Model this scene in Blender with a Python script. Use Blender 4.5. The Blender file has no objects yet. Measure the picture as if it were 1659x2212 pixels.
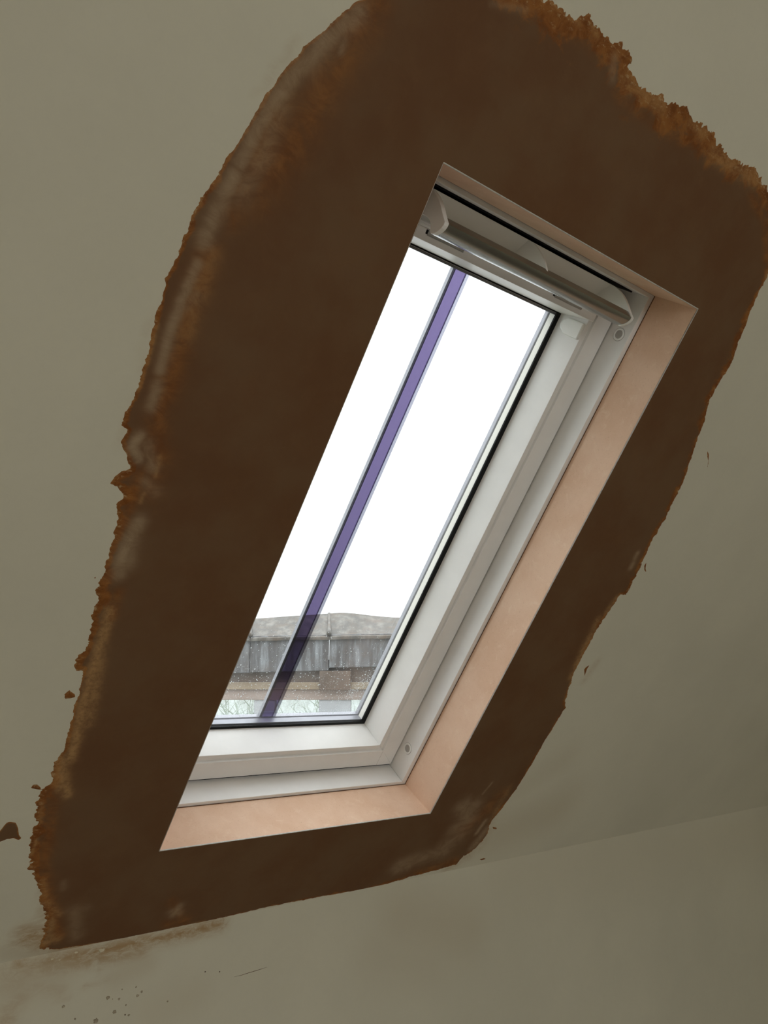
import bpy, bmesh, math, random
import numpy as np
from mathutils import Matrix, Vector, noise as mnoise

random.seed(7)
C = bpy.context.scene.collection
SC = bpy.context.scene

# ------------------------------------------------------------------ frame of the place
# The roof slope carries its own axes: u along the eaves, v up the slope, n out to the sky.
# (millimetres on the slope, origin at the lower left corner of the plastered opening)
TH = math.radians(52.738)
Z0 = 1.29                                   # height of that corner above the floor
UX = Vector((1, 0, 0)); VX = Vector((0, -math.cos(TH), math.sin(TH))); NX = Vector((0, math.sin(TH), math.cos(TH)))
ORG = Vector((0, 0, Z0))
SLOPE = Matrix(((UX.x, VX.x, -NX.x, ORG.x), (UX.y, VX.y, -NX.y, ORG.y), (UX.z, VX.z, -NX.z, ORG.z), (0, 0, 0, 1)))
def uvn(u, v, n):                            # mm on the slope -> world metres
    return ORG + UX * (u / 1000) + VX * (v / 1000) + NX * (n / 1000)

# ------------------------------------------------------------------ camera
FPX = 1734.12
CAM_UVN = (-611.2, 978.2, -859.4)
a = np.array([0.76267888, 0.13640018, 0.63223091]); b = np.array([0.39159816, -0.87536013, -0.28354104]); nn = np.array([-0.51475468, -0.46383122, 0.72103274])
def cam_axis(i):                             # camera axis (x right, y down, z forward) in world
    return (UX * a[i] + VX * b[i] + NX * nn[i]).normalized()
CR, CD, CF = cam_axis(0), cam_axis(1), cam_axis(2)
CPOS = uvn(*CAM_UVN)
cam_data = bpy.data.cameras.new('camera'); cam = bpy.data.objects.new('camera', cam_data); C.objects.link(cam)
cam_data.sensor_fit = 'HORIZONTAL'; cam_data.sensor_width = 36.0; cam_data.lens = 36.0 * FPX / 1659.0
cam_data.clip_start = 0.01; cam_data.clip_end = 500
cam.matrix_world = Matrix(((CR.x, -CD.x, -CF.x, CPOS.x), (CR.y, -CD.y, -CF.y, CPOS.y), (CR.z, -CD.z, -CF.z, CPOS.z), (0, 0, 0, 1)))
SC.camera = cam
def ray(px, py):
    return CR * ((px - 829.5) / FPX) + CD * ((py - 1106.0) / FPX) + CF
def bp(px, py):                              # a point of the slope (n = 0) in mm
    r = ray(px, py); t = (ORG - CPOS).dot(NX) / r.dot(NX); q = CPOS + r * t - ORG
    return (q.dot(UX) * 1000, q.dot(VX) * 1000)

# ------------------------------------------------------------------ sky, lights, exposure
world = bpy.data.worlds.new('overcast_sky'); SC.world = world; world.use_nodes = True
wt = world.node_tree; wn = wt.nodes; wn.clear()
o_ = wn.new('ShaderNodeOutputWorld'); bg = wn.new('ShaderNodeBackground'); tc = wn.new('ShaderNodeTexCoord')
sx = wn.new('ShaderNodeSeparateXYZ'); ma = wn.new('ShaderNodeMath'); ma.operation = 'MAXIMUM'; ma.inputs[1].default_value = 0.0
mb = wn.new('ShaderNodeMath'); mb.operation = 'MULTIPLY_ADD'; mb.inputs[1].default_value = 2 / 3; mb.inputs[2].default_value = 1 / 3
SKY_ZENITH = 4.7                             # overcast sky: zenith three times the horizon
ms = wn.new('ShaderNodeMath'); ms.operation = 'MULTIPLY'; ms.inputs[1].default_value = SKY_ZENITH
wt.links.new(tc.outputs['Generated'], sx.inputs[0]); wt.links.new(sx.outputs['Z'], ma.inputs[0]); wt.links.new(ma.outputs[0], mb.inputs[0])
wt.links.new(mb.outputs[0], ms.inputs[0]); wt.links.new(ms.outputs[0], bg.inputs['Strength'])
bg.inputs['Color'].default_value = (0.955, 0.985, 1.0, 1); wt.links.new(bg.outputs[0], o_.inputs[0])

BACK_Y = -4.2
def area(name, loc, rot, sx_, sy_, power, col):
    l = bpy.data.lights.new(name, 'AREA'); l.shape = 'RECTANGLE'; l.size = sx_; l.size_y = sy_; l.energy = power; l.color = col
    o = bpy.data.objects.new(name, l); C.objects.link(o); o.location = loc; o.rotation_euler = rot
    return o
# added fill light set outside an invented rear window, behind the camera
area('rear_fill_area', (-0.5, BACK_Y - 0.16, 1.5), (math.radians(90), 0, 0), 2.3, 1.5, 15.5, (1.0, 0.97, 0.91))

vs = SC.view_settings
SC.display_settings.display_device = 'sRGB'
SC.cycles.transparent_max_bounces = 20
vs.view_transform = 'Standard'; vs.look = 'None'; vs.exposure = 0.0; vs.gamma = 1.0; vs.use_curve_mapping = False

# ------------------------------------------------------------------ materials
def new_mat(name):
    m = bpy.data.materials.new(name); m.use_nodes = True
    nt = m.node_tree; nt.nodes.clear()
    out = nt.nodes.new('ShaderNodeOutputMaterial'); p = nt.nodes.new('ShaderNodeBsdfPrincipled')
    nt.links.new(p.outputs[0], out.inputs[0])
    return m, nt, p, out
def node(nt, t, **kw):
    n = nt.nodes.new(t)
    for k, v in kw.items():
        if k.startswith('i_'):
            n.inputs[k[2:].replace('_', ' ')].default_value = v
        else: setattr(n, k, v)
    return n
def noise_tex(nt, scale, detail=4, rough=0.55, stretch=(1, 1, 1), vec=None, dist=0.0):
    n = node(nt, 'ShaderNodeTexNoise'); n.inputs['Scale'].default_value = scale; n.inputs['Detail'].default_value = detail
    n.inputs['Roughness'].default_value = rough; n.inputs['Distortion'].default_value = dist
    mp = node(nt, 'ShaderNodeMapping'); mp.inputs['Scale'].default_value = stretch
    if vec is None:
        t = node(nt, 'ShaderNodeTexCoord'); vec = t.outputs['Object']
    nt.links.new(vec, mp.inputs[0]); nt.links.new(mp.outputs[0], n.inputs['Vector'])
    return n.outputs['Fac']
def ramp(nt, fac, lo, hi, a0=0.0, a1=1.0, smooth=True):
    n = node(nt, 'ShaderNodeMapRange'); n.interpolation_type = 'SMOOTHSTEP' if smooth else 'LINEAR'
    for k, v in zip(('From Min', 'From Max', 'To Min', 'To Max'), (lo, hi, a0, a1)): n.inputs[k].default_value = v
    n.clamp = True
    nt.links.new(fac, n.inputs['Value']); return n.outputs[0]
def mathn(nt, op, x, y=None):
    n = node(nt, 'ShaderNodeMath', operation=op)
    for i, s in enumerate((x, y)):
        if s is None: continue
        if isinstance(s, (int, float)): n.inputs[i].default_value = s
        else: nt.links.new(s, n.inputs[i])
    return n.outputs[0]
def mix(nt, fac, c0, c1):
    n = node(nt, 'ShaderNodeMix', data_type='RGBA')
    for s, k in ((fac, 0), (c0, 6), (c1, 7)):
        if isinstance(s, (int, float)): n.inputs[k].default_value = s
        elif isinstance(s, tuple): n.inputs[k].default_value = (*s, 1)
        else: nt.links.new(s, n.inputs[k])
    return n.outputs[2]
def attr(nt, name):
    n = node(nt, 'ShaderNodeAttribute', attribute_name=name); return n.outputs['Fac']
def bump(nt, p, h, strength, dist=0.001):
    n = node(nt, 'ShaderNodeBump'); n.inputs['Strength'].default_value = strength; n.inputs['Distance'].default_value = dist
    nt.links.new(h, n.inputs['Height']); nt.links.new(n.outputs[0], p.inputs['Normal'])
def simple(name, col, rough=0.5, var=0.06, scale=30, metallic=0.0, stretch=(1, 1, 1), bmp=0.0, spec=0.5):
    m, nt, p, out = new_mat(name)
    f = noise_tex(nt, scale, 5, 0.6, stretch)
    lo = tuple(c * (1 - var) for c in col); hi = tuple(min(1, c * (1 + var)) for c in col)
    nt.links.new(mix(nt, ramp(nt, f, 0.3, 0.7), lo, hi), p.inputs['Base Color'])
    p.inputs['Roughness'].default_value = rough; p.inputs['Metallic'].default_value = metallic
    p.inputs['Specular IOR Level'].default_value = spec
    if bmp: bump(nt, p, f, bmp)
    return m

PAINT = (0.70, 0.665, 0.535)
def paint_mat(name, col, use_stain):
    m, nt, p, out = new_mat(name)
    big = noise_tex(nt, 1.6, 4, 0.6); fine = noise_tex(nt, 90, 4, 0.65)
    c = mix(nt, ramp(nt, big, 0.3, 0.72), tuple(x * 0.95 for x in col), tuple(min(1, x * 1.05) for x in col))
    c = mix(nt, ramp(nt, fine, 0.35, 0.75, 0.0, 0.10), c, tuple(x * 0.85 for x in col))
    if use_stain:
        br = noise_tex(nt, 30, 8, 0.78, (1, 2.2, 2.2), dist=0.8)
        s = attr(nt, 'stain'); g = attr(nt, 'grime')
        k = mathn(nt, 'MULTIPLY', s, ramp(nt, br, 0.34, 0.60, 0.30, 1.0))
        c = mix(nt, k, c, (0.40, 0.25, 0.115))
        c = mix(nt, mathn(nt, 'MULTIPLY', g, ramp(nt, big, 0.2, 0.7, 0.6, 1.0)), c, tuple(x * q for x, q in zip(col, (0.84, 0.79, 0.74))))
    nt.links.new(c, p.inputs['Base Color']); p.inputs['Roughness'].default_value = 0.75; p.inputs['Specular IOR Level'].default_value = 0.25
    bump(nt, p, noise_tex(nt, 35, 5, 0.6), 0.10, 0.002)
    return m
M = {}
M['paint'] = paint_mat('cream_paint_on_plaster', PAINT, True)
M['paint_plain'] = paint_mat('cream_wall_paint', PAINT, False)

def patch_mat():
    m, nt, p, out = new_mat('damp_brown_plaster')
    d = attr(nt, 'edge'); rw = attr(nt, 'rim'); pale = attr(nt, 'pale'); tan = attr(nt, 'tan'); org = attr(nt, 'orange')
    big = noise_tex(nt, 7, 5, 0.6); mid = noise_tex(nt, 26, 6, 0.68, dist=0.5); fine = noise_tex(nt, 170, 5, 0.7)
    brush = noise_tex(nt, 30, 6, 0.7, (0.85, 1.25, 1), dist=0.8)
    c = mix(nt, ramp(nt, big, 0.32, 0.68), (0.148, 0.070, 0.030), (0.168, 0.093, 0.045))
    c = mix(nt, ramp(nt, mid, 0.45, 0.75, 0, 0.35), c, (0.185, 0.096, 0.043))
    # orange stained margin, its inner limit wavering with the trowel marks
    lim = mathn(nt, 'MULTIPLY', rw, ramp(nt, mid, 0.28, 0.72, 0.35, 1.5))
    q = mathn(nt, 'DIVIDE', d, mathn(nt, 'ADD', lim, 0.01))
    rim = ramp(nt, q, 0.55, 1.25, 1.0, 0.0)
    rim = mathn(nt, 'MAXIMUM', rim, mathn(nt, 'MULTIPLY', org, ramp(nt, mid, 0.3, 0.62, 0.4, 1.35)))
    oc = mix(nt, ramp(nt, brush, 0.36, 0.66), (0.185, 0.058, 0.010), (0.32, 0.128, 0.030))
    c = mix(nt, rim, c, oc)
    # thin scraped plaster: paint shows through
    tk = mathn(nt, 'MULTIPLY', tan, ramp(nt, mathn(nt, 'ADD', mathn(nt, 'MULTIPLY', fine, 0.5), mathn(nt, 'MULTIPLY', brush, 0.5)), 0.36, 0.60, 0.25, 1.0))
    c = mix(nt, tk, c, (0.50, 0.285, 0.115))
    pk = mathn(nt, 'MULTIPLY', pale, ramp(nt, brush, 0.30, 0.66, 0.55, 1.3))
    c = mix(nt, pk, c, (0.40, 0.285, 0.175))
    streak = noise_tex(nt, 130, 5, 0.75, (0.7, 1.4, 1), dist=0.4)
    dry = mathn(nt, 'MULTIPLY', ramp(nt, q, 0.0, 0.75, 1.0, 0.0), ramp(nt, streak, 0.53, 0.66))
    c = mix(nt, mathn(nt, 'MULTIPLY', dry, 0.75), c, (0.56, 0.40, 0.21))
    # feathered very edge
    ed = ramp(nt, d, 0.0, 2.2, 0.35, 0.0)
    c = mix(nt, mathn(nt, 'MULTIPLY', ed, ramp(nt, fine, 0.4, 0.6)), c, (0.45, 0.25, 0.10))
    nt.links.new(c, p.inputs['Base Color']); p.inputs['Roughness'].default_value = 0.7; p.inputs['Specular IOR Level'].default_value = 0.22
    bump(nt, p, mathn(nt, 'ADD', mid, mathn(nt, 'MULTIPLY', fine, 0.25)), 0.14, 0.002)
    return m
M['patch'] = patch_mat()

def reveal_mat():
    m, nt, p, out = new_mat('pink_plaster_dry')
    big = noise_tex(nt, 9, 5, 0.62); mid = noise_tex(nt, 48, 6, 0.7, dist=0.7); fine = noise_tex(nt, 420, 3, 0.6)
    c = mix(nt, ramp(nt, big, 0.3, 0.7), (0.71, 0.465, 0.32), (0.79, 0.555, 0.405))
    c = mix(nt, ramp(nt, mid, 0.52, 0.78, 0, 0.5), c, (0.87, 0.68, 0.52))
    c = mix(nt, ramp(nt, fine, 0.60, 0.72, 0, 0.35), c, (0.46, 0.27, 0.18))
    nt.links.new(c, p.inputs['Base Color']); p.inputs['Roughness'].default_value = 0.8; p.inputs['Specular IOR Level'].default_value = 0.2
    bump(nt, p, mathn(nt, 'ADD', mid, mathn(nt, 'MULTIPLY', fine, 0.4)), 0.22, 0.001)
    return m
M['reveal'] = reveal_mat()
M['white'] = simple('white_painted_timber', (0.83, 0.815, 0.79), 0.42, 0.02, 18, stretch=(1, 1, 1), bmp=0.03)
M['white_plastic'] = simple('white_plastic', (0.86, 0.855, 0.82), 0.35, 0.01, 10)
M['bar_alu'] = simple('satin_grip_bar', (0.36, 0.365, 0.35), 0.26, 0.015, 25, metallic=1.0)
M['black'] = simple('black_rubber_and_gap_shade', (0.006, 0.006, 0.006), 0.6, 0.2, 80, spec=0.2)
M['steel'] = simple('zinc_plate', (0.42, 0.42, 0.40), 0.4, 0.08, 60, metallic=0.6)
M['bead'] = simple('white_corner_bead', (0.55, 0.53, 0.49), 0.5, 0.15, 120)
M['crack'] = simple('brown_gap_filler', (0.16, 0.075, 0.035), 0.9, 0.4, 150)
M['alu'] = simple('grey_cover_profile', (0.30, 0.30, 0.33), 0.4, 0.06, 40, metallic=0.4)
M['cup'] = simple('cup_inside_and_rim_shade', (0.42, 0.40, 0.37), 0.6, 0.03, 40)
def spacer_mat():
    m, nt, p, out = new_mat('cream_perforated_spacer')
    t = node(nt, 'ShaderNodeTexCoord'); w = node(nt, 'ShaderNodeTexWave'); w.bands_direction = 'Y'; w.inputs['Scale'].default_value = 160
    nt.links.new(t.outputs['Object'], w.inputs['Vector'])
    nt.links.new(mix(nt, ramp(nt, w.outputs['Fac'], 0.2, 0.8), (0.74, 0.71, 0.64), (0.83, 0.81, 0.74)), p.inputs['Base Color'])
    p.inputs['Roughness'].default_value = 0.5
    return m
M['spacer'] = spacer_mat()

def glass_mat(name, tint, dirt, refl=1.0):
    m = bpy.data.materials.new(name); m.use_nodes = True; nt = m.node_tree; nt.nodes.clear()
    out = node(nt, 'ShaderNodeOutputMaterial'); tr = node(nt, 'ShaderNodeBsdfTransparent'); gl = node(nt, 'ShaderNodeBsdfGlossy')
    tr.inputs['Color'].default_value = (*tint, 1); gl.inputs['Roughness'].default_value = 0.02
    fr = node(nt, 'ShaderNodeFresnel'); fr.inputs['IOR'].default_value = 1.45
    mx = node(nt, 'ShaderNodeMixShader'); gm = node(nt, 'ShaderNodeNewGeometry')
    nt.links.new(mathn(nt, 'MULTIPLY', mathn(nt, 'MULTIPLY', fr.outputs[0], refl), mathn(nt, 'SUBTRACT', 1.0, gm.outputs['Backfacing'])), mx.inputs[0])
    nt.links.new(tr.outputs[0], mx.inputs[1]); nt.links.new(gl.outputs[0], mx.inputs[2])
    last = mx.outputs[0]
    if dirt:
        tl = node(nt, 'ShaderNodeBsdfTranslucent'); tl.inputs['Color'].default_value = (0.8, 0.8, 0.8, 1)
        f = noise_tex(nt, 14, 6, 0.7, (1, 0.45, 1))
        m2 = node(nt, 'ShaderNodeMixShader'); nt.links.new(ramp(nt, f, 0.35, 0.8, dirt * 0.4, dirt * 1.7), m2.inputs[0])
        nt.links.new(last, m2.inputs[1]); nt.links.new(tl.outputs[0], m2.inputs[2]); last = m2.outputs[0]
    nt.links.new(last, out.inputs[0])
    return m
M['glass_in'] = glass_mat('clear_inner_glass', (0.95, 0.958, 0.96), 0.0)
M['glass_out'] = glass_mat('rain_marked_outer_glass', (0.95, 0.958, 0.96), 0.022)
M['glass_far'] = glass_mat('far_window_glass', (0.93, 0.97, 0.95), 0.25)
M['bar_film'] = glass_mat('purple_tinted_bar', (0.335, 0.298, 0.425), 0.0, 0.2)
M['bar_grey'] = glass_mat('smoky_bar_edge', (0.52, 0.52, 0.56), 0.0, 0.2)
M['bar_dark'] = glass_mat('dark_bar_edge', (0.28, 0.28, 0.31), 0.0, 0.2)
def droplet_mat():
    m = bpy.data.materials.new('rain_droplet'); m.use_nodes = True; nt = m.node_tree; nt.nodes.clear()
    out = node(nt, 'ShaderNodeOutputMaterial'); tl = node(nt, 'ShaderNodeBsdfTranslucent'); df = node(nt, 'ShaderNodeBsdfDiffuse')
    f = noise_tex(nt, 200, 2); col = mix(nt, f, (0.80, 0.82, 0.82), (0.95, 0.96, 0.96))
    nt.links.new(col, tl.inputs[0]); nt.links.new(col, df.inputs[0])
    mx = node(nt, 'ShaderNodeMixShader'); mx.inputs[0].default_value = 0.35
    nt.links.new(tl.outputs[0], mx.inputs[1]); nt.links.new(df.outputs[0], mx.inputs[2]); nt.links.new(mx.outputs[0], out.inputs[0])
    return m
M['drop'] = droplet_mat()
def lead_mat(name, dark, light, brown, streak):
    m, nt, p, out = new_mat(name)
    st = noise_tex(nt, 9, 5, 0.65, (2.2, 1, streak)); bl = noise_tex(nt, 11, 7, 0.75)
    c = mix(nt, ramp(nt, st, 0.40, 0.72), dark, light)
    c = mix(nt, ramp(nt, bl, 0.42, 0.68, 0, 0.8), c, brown)
    nt.links.new(c, p.inputs['Base Color']); p.inputs['Roughness'].default_value = 0.6
    bump(nt, p, bl, 0.25, 0.01)
    return m
M['lead'] = lead_mat('streaked_lead', (0.065, 0.06, 0.06), (0.27, 0.285, 0.30), (0.085, 0.07, 0.062), 0.25)
M['lead_top'] = lead_mat('mossy_lead', (0.055, 0.048, 0.038), (0.155, 0.142, 0.12), (0.085, 0.055, 0.032), 1.0)
M['tan_wood'] = simple('tan_fascia_timber', (0.22, 0.165, 0.105), 0.7, 0.12, 12, stretch=(0.3, 1, 4))
M['pink_wood'] = simple('pinkish_weathered_board', (0.26, 0.205, 0.175), 0.7, 0.12, 12, stretch=(0.3, 1, 4))
M['brown_wood'] = simple('brown_bracket_timber', (0.10, 0.068, 0.048), 0.7, 0.15, 12)
M['grey_post'] = simple('pale_grey_painted_post', (0.36, 0.37, 0.385), 0.6, 0.06, 14)
M['bark'] = simple('bark_with_painted_haze', (0.30, 0.33, 0.28), 0.9, 0.1, 10)  # distance haze is put into this pale bark colour
M['ground'] = simple('wet_lawn', (0.20, 0.25, 0.16), 0.9, 0.3, 1.2)
M['tile'] = simple('dark_roof_tile', (0.10, 0.075, 0.06), 0.8, 0.3, 8)
M['boards'] = simple('bare_chipboard_floor', (0.40, 0.36, 0.31), 0.8, 0.12, 30)

# ------------------------------------------------------------------ mesh helpers
def link(name, me, m, parent=None, mat4=None):
    o = bpy.data.objects.new(name, me); C.objects.link(o)
    if m is not None: me.materials.append(M[m])
    if parent is not None: o.parent = parent
    if mat4 is not None: o.matrix_world = mat4
    return o
def mesh_from(name, vs_, fs, smooth=False):
    me = bpy.data.meshes.new(name); me.from_pydata([tuple(v) for v in vs_], [], fs); me.update()
    bm = bmesh.new(); bm.from_mesh(me); bmesh.ops.recalc_face_normals(bm, faces=bm.faces); bm.to_mesh(me); bm.free()
    if smooth:
        for p in me.polygons: p.use_smooth = True
    return me
def L(u, v, n): return (u / 1000, v / 1000, -n / 1000)      # slope millimetres -> slope object space
def loft(A, B):                                             # closed prism between two equal polygons
    k = len(A); vs_ = list(A) + list(B)
    fs = [[i, (i + 1) % k, k + (i + 1) % k, k + i] for i in range(k)] + [list(range(k))[::-1], list(range(k, 2 * k))]
    return vs_, fs
def join(*parts):
    V, F = [], []
    for vs_, fs in parts:
        o = len(V); V += list(vs_); F += [[i + o for i in f] for f in fs]
    return V, F
def boxp(x0, x1, y0, y1, z0, z1):
    return loft([(x0, y0, z0), (x1, y0, z0), (x1, y1, z0), (x0, y1, z0)], [(x0, y0, z1), (x1, y0, z1), (x1, y1, z1), (x0, y1, z1)])
def lbox(u0, u1, v0, v1, n0, n1): return boxp(u0 / 1000, u1 / 1000, v0 / 1000, v1 / 1000, -n1 / 1000, -n0 / 1000)
def bevel(o, w, seg=2):
    md = o.modifiers.new('bevel', 'BEVEL'); md.width = w; md.segments = seg; md.limit_method = 'ANGLE'; md.angle_limit = math.radians(35)
    return o
def tag(o, label=None, cat=None, group=None, kind=None):
    if label: o['label'] = label
    if cat: o['category'] = cat
    if group: o['group'] = group
    if kind: o['kind'] = kind
    return o

# ------------------------------------------------------------------ numpy noise and distance helpers
rng = np.random.default_rng(11)
TAB = rng.random((256, 256))
def vnoise(x, y):
    xi = np.floor(x).astype(int); yi = np.floor(y).astype(int); fx = x - xi; fy = y - yi
    fx = fx * fx * (3 - 2 * fx); fy = fy * fy * (3 - 2 * fy)
    g = lambda i, j: TAB[i & 255, j & 255]
    return (g(xi, yi) * (1 - fx) + g(xi + 1, yi) * fx) * (1 - fy) + (g(xi, yi + 1) * (1 - fx) + g(xi + 1, yi + 1) * fx) * fy - 0.5
def fbm(x, y, oct=4, gain=0.55):
    s = 0; amp = 1
    for k in range(oct):
        s = s + amp * vnoise(x * 2 ** k + 17.3 * k, y * 2 ** k + 5.1 * k); amp *= gain
    return s
def seg_dist(X, Y, p, q):
    dx, dy = q[0] - p[0], q[1] - p[1]; l2 = dx * dx + dy * dy + 1e-9
    t = np.clip(((X - p[0]) * dx + (Y - p[1]) * dy) / l2, 0, 1)
    return np.hypot(X - p[0] - t * dx, Y - p[1] - t * dy), t
def px_scale(px, py):
    u0, v0 = bp(px, py); u1, v1 = bp(px + 4, py); u2, v2 = bp(px, py + 4)
    return 0.5 * (math.hypot(u1 - u0, v1 - v0) + math.hypot(u2 - u0, v2 - v0)) / 4
def stroke_field(X, Y, strokes, conv=bp, scale=px_scale):
    F = np.zeros_like(X)
    for pts, w, s in strokes:
        P = [conv(*p) for p in pts]
        if len(P) == 1: P = P * 2
        W = w * (sum(scale(*p) for p in pts) / len(pts))
        D = None
        for p, q in zip(P[:-1], P[1:]):
            d, _ = seg_dist(X, Y, p, q); D = d if D is None else np.minimum(D, d)
        F = np.maximum(F, s * np.exp(-(D / W) ** 2))
    return F

# ------------------------------------------------------------------ the setting
OW, OH = 596.04, 1100.0                       # the plastered opening
CREASE = -193.0                               # where the slope meets the low wall
UL, UR, VT = -1700.0, 3000.0, 1650.0
# sloping ceiling, with the stain attributes of its paint
us = np.unique(np.concatenate([np.linspace(UL, -600, 12), np.linspace(-600, 0, 61), np.linspace(0, OW, 60), np.linspace(OW, 1400, 81), np.linspace(1400, UR, 17)]))
vsg = np.unique(np.concatenate([np.linspace(CREASE, 0, 25), np.linspace(0, OH, 111), np.linspace(OH, VT, 41)]))
GU, GV = np.meshgrid(us, vsg, indexing='ij')
ceil_stain = [
    ([(60, 2025), (110, 2040), (200, 2045)], 24, 0.95), ([(50, 2010), (95, 2010)], 16, 0.75), ([(100, 1915), (92, 1985)], 9, 0.5),
    ([(1050, 1800), (1010, 1850), (970, 1872)], 11, 0.5), ([(1062, 1770), (1040, 1830)], 8, 0.4),
    ([(300, 860), (262, 960)], 8, 0.22), ([(640, 90), (560, 200)], 9, 0.22), ([(330, 690), (305, 800)], 9, 0.2),
    ([(1290, 1430), (1262, 1470)], 6, 0.3)]
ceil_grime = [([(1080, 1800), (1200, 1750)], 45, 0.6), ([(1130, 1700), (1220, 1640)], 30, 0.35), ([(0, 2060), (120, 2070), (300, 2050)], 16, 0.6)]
vid = -np.ones(GU.shape, int); fs = []
nu, nv = GU.shape
for i in range(nu - 1):
    for j in range(nv - 1):
        cu = (us[i] + us[i + 1]) / 2; cv = (vsg[j] + vsg[j + 1]) / 2
        if 0 < cu < OW and 0 < cv < OH: continue
        fs.append((i * nv + j, i * nv + j + 1, (i + 1) * nv + j + 1, (i + 1) * nv + j))
st = stroke_field(GU, GV, ceil_stain).ravel(); gr = stroke_field(GU, GV, ceil_grime).ravel()
allv = np.stack([GU.ravel() / 1000, GV.ravel() / 1000, np.zeros(GU.size)], 1)
used = np.zeros(GU.size, bool); used[np.array(fs).ravel()] = True
remap = np.cumsum(used) - 1
me = bpy.data.meshes.new('ceiling'); me.from_pydata(allv[used].tolist(), [], [tuple(int(remap[k]) for k in f) for f in fs]); me.update()
for nm_, arr in (('stain', st[used]), ('grime', gr[used])):
    me.attributes.new(nm_, 'FLOAT', 'POINT').data.foreach_set('value', arr.astype(np.float32))
me.flip_normals()
ceiling = link('ceiling', me, 'paint', None, SLOPE)
tag(ceiling, 'cream painted sloping attic ceiling around the skylight with a brown damp plaster patch', None, None, 'structure')

# low wall under the slope
cz = uvn(0, CREASE, 0)
def kp(px, py):                                # a point of the low wall in mm: x along, z up
    r = ray(px, py); t = (cz.y - CPOS.y) / r.y; q = CPOS + r * t
    return (q.x * 1000, q.z * 1000)
def kscale(px, py):
    x0, z0 = kp(px, py); x1, z1 = kp(px + 4, py); x2, z2 = kp(px, py + 4)
    return 0.5 * (math.hypot(x1 - x0, z1 - z0) + math.hypot(x2 - x0, z2 - z0)) / 4
kx = np.unique(np.concatenate([np.linspace(UL, -300, 8), np.linspace(-300, 900, 161), np.linspace(900, UR, 40)]))
kz = np.unique(np.concatenate([np.linspace(0, 600, 6), np.linspace(600, cz.z * 1000, 90)]))
KX, KZ = np.meshgrid(kx, kz, indexing='ij')
wall_stain = [
    ([(40, 2085), (130, 2072), (230, 2052), (330, 2030), (430, 2008), (480, 1995)], 17, 0.95), ([(60, 2095), (130, 2090), (220, 2072), (310, 2055)], 15, 0.75),
    ([(210, 2080), (215, 2095)], 10, 0.4), ([(0, 2110), (40, 2120)], 30, 0.4), ([(10, 2190), (50, 2150)], 22, 0.42), ([(0, 2212), (20, 2200)], 20, 0.5),
    ([(60, 2130), (130, 2140)], 14, 0.35), ([(180, 2132), (235, 2115)], 6, 0.35), ([(120, 2160), (150, 2155)], 6, 0.25)]
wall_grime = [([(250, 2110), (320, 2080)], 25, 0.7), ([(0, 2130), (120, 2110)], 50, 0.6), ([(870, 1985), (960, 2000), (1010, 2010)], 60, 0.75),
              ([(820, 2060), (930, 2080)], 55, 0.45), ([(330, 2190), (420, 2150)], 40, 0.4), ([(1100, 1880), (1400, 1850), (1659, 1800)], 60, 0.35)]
kw = KX.shape[1]
fs = [(i * kw + j, i * kw + j + 1, (i + 1) * kw + j + 1, (i + 1) * kw + j) for i in range(KX.shape[0] - 1) for j in range(kw - 1)]
me = bpy.data.meshes.new('wall_front'); me.from_pydata(np.stack([KX.ravel() / 1000, np.full(KX.size, cz.y), KZ.ravel() / 1000], 1).tolist(), [], fs); me.update()
for nm_, stl in (('stain', wall_stain), ('grime', wall_grime)):
    me.attributes.new(nm_, 'FLOAT', 'POINT').data.foreach_set('value', stroke_field(KX, KZ, stl, kp, kscale).ravel().astype(np.float32))
wall_front = link('wall_front', me, 'paint')
tag(wall_front, 'low cream wall under the sloping ceiling, scuffed and spotted at its left', None, None, 'structure')
# the rest of the room, behind the camera
top = uvn(0, VT, 0)
XL, XR = UL / 1000, UR / 1000
o = link('ceiling_flat', mesh_from('ceiling_flat', *boxp(XL, XR, BACK_Y, top.y, top.z, top.z + 0.05)), 'paint_plain'); tag(o, 'flat cream ceiling above the slope', None, None, 'structure'); o.name = 'ceiling.001'
for nm_, x0, x1 in (('wall_left', XL - 0.05, XL), ('wall_right', XR, XR + 0.05)):
    poly = [(cz.y + 0.05, 0), (cz.y + 0.05, cz.z), (top.y, top.z), (BACK_Y, top.z), (BACK_Y, 0)]
    o = link(nm_, mesh_from(nm_, *loft([(x0, y, z) for y, z in poly], [(x1, y, z) for y, z in poly])), 'paint_plain')
    tag(o, 'cream gable wall at the %s end of the attic room' % nm_[5:], None, None, 'structure')
WX0, WX1, WZ0, WZ1 = -1.65, 0.65, 0.75, 2.25
o = link('wall_back', mesh_from('wall_back', *join(boxp(XL, WX0, BACK_Y - 0.1, BACK_Y, 0, top.z), boxp(WX1, XR, BACK_Y - 0.1, BACK_Y, 0, top.z),
     boxp(WX0, WX1, BACK_Y - 0.1, BACK_Y, 0, WZ0), boxp(WX0, WX1, BACK_Y - 0.1, BACK_Y, WZ1, top.z))), 'paint_plain')
tag(o, 'cream rear wall with an added wide window opening', None, None, 'structure')
w2 = bpy.data.objects.new('added_window', None); C.objects.link(w2); w2.location = (WX0, BACK_Y - 0.05, WZ0)  # unseen window, added to give the fill light an opening
tag(w2, 'added unseen window in the rear wall for the fill light', None, None, 'structure')
ww, wh = WX1 - WX0, WZ1 - WZ0
link('window_frame', mesh_from('f', *join(boxp(0, ww, -.03, .03, 0, .05), boxp(0, ww, -.03, .03, wh - .05, wh), boxp(0, .05, -.03, .03, .05, wh - .05),
     boxp(ww - .05, ww, -.03, .03, .05, wh - .05), boxp(ww / 2 - .03, ww / 2 + .03, -.03, .03, .05, wh - .05))), 'white', w2)
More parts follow.
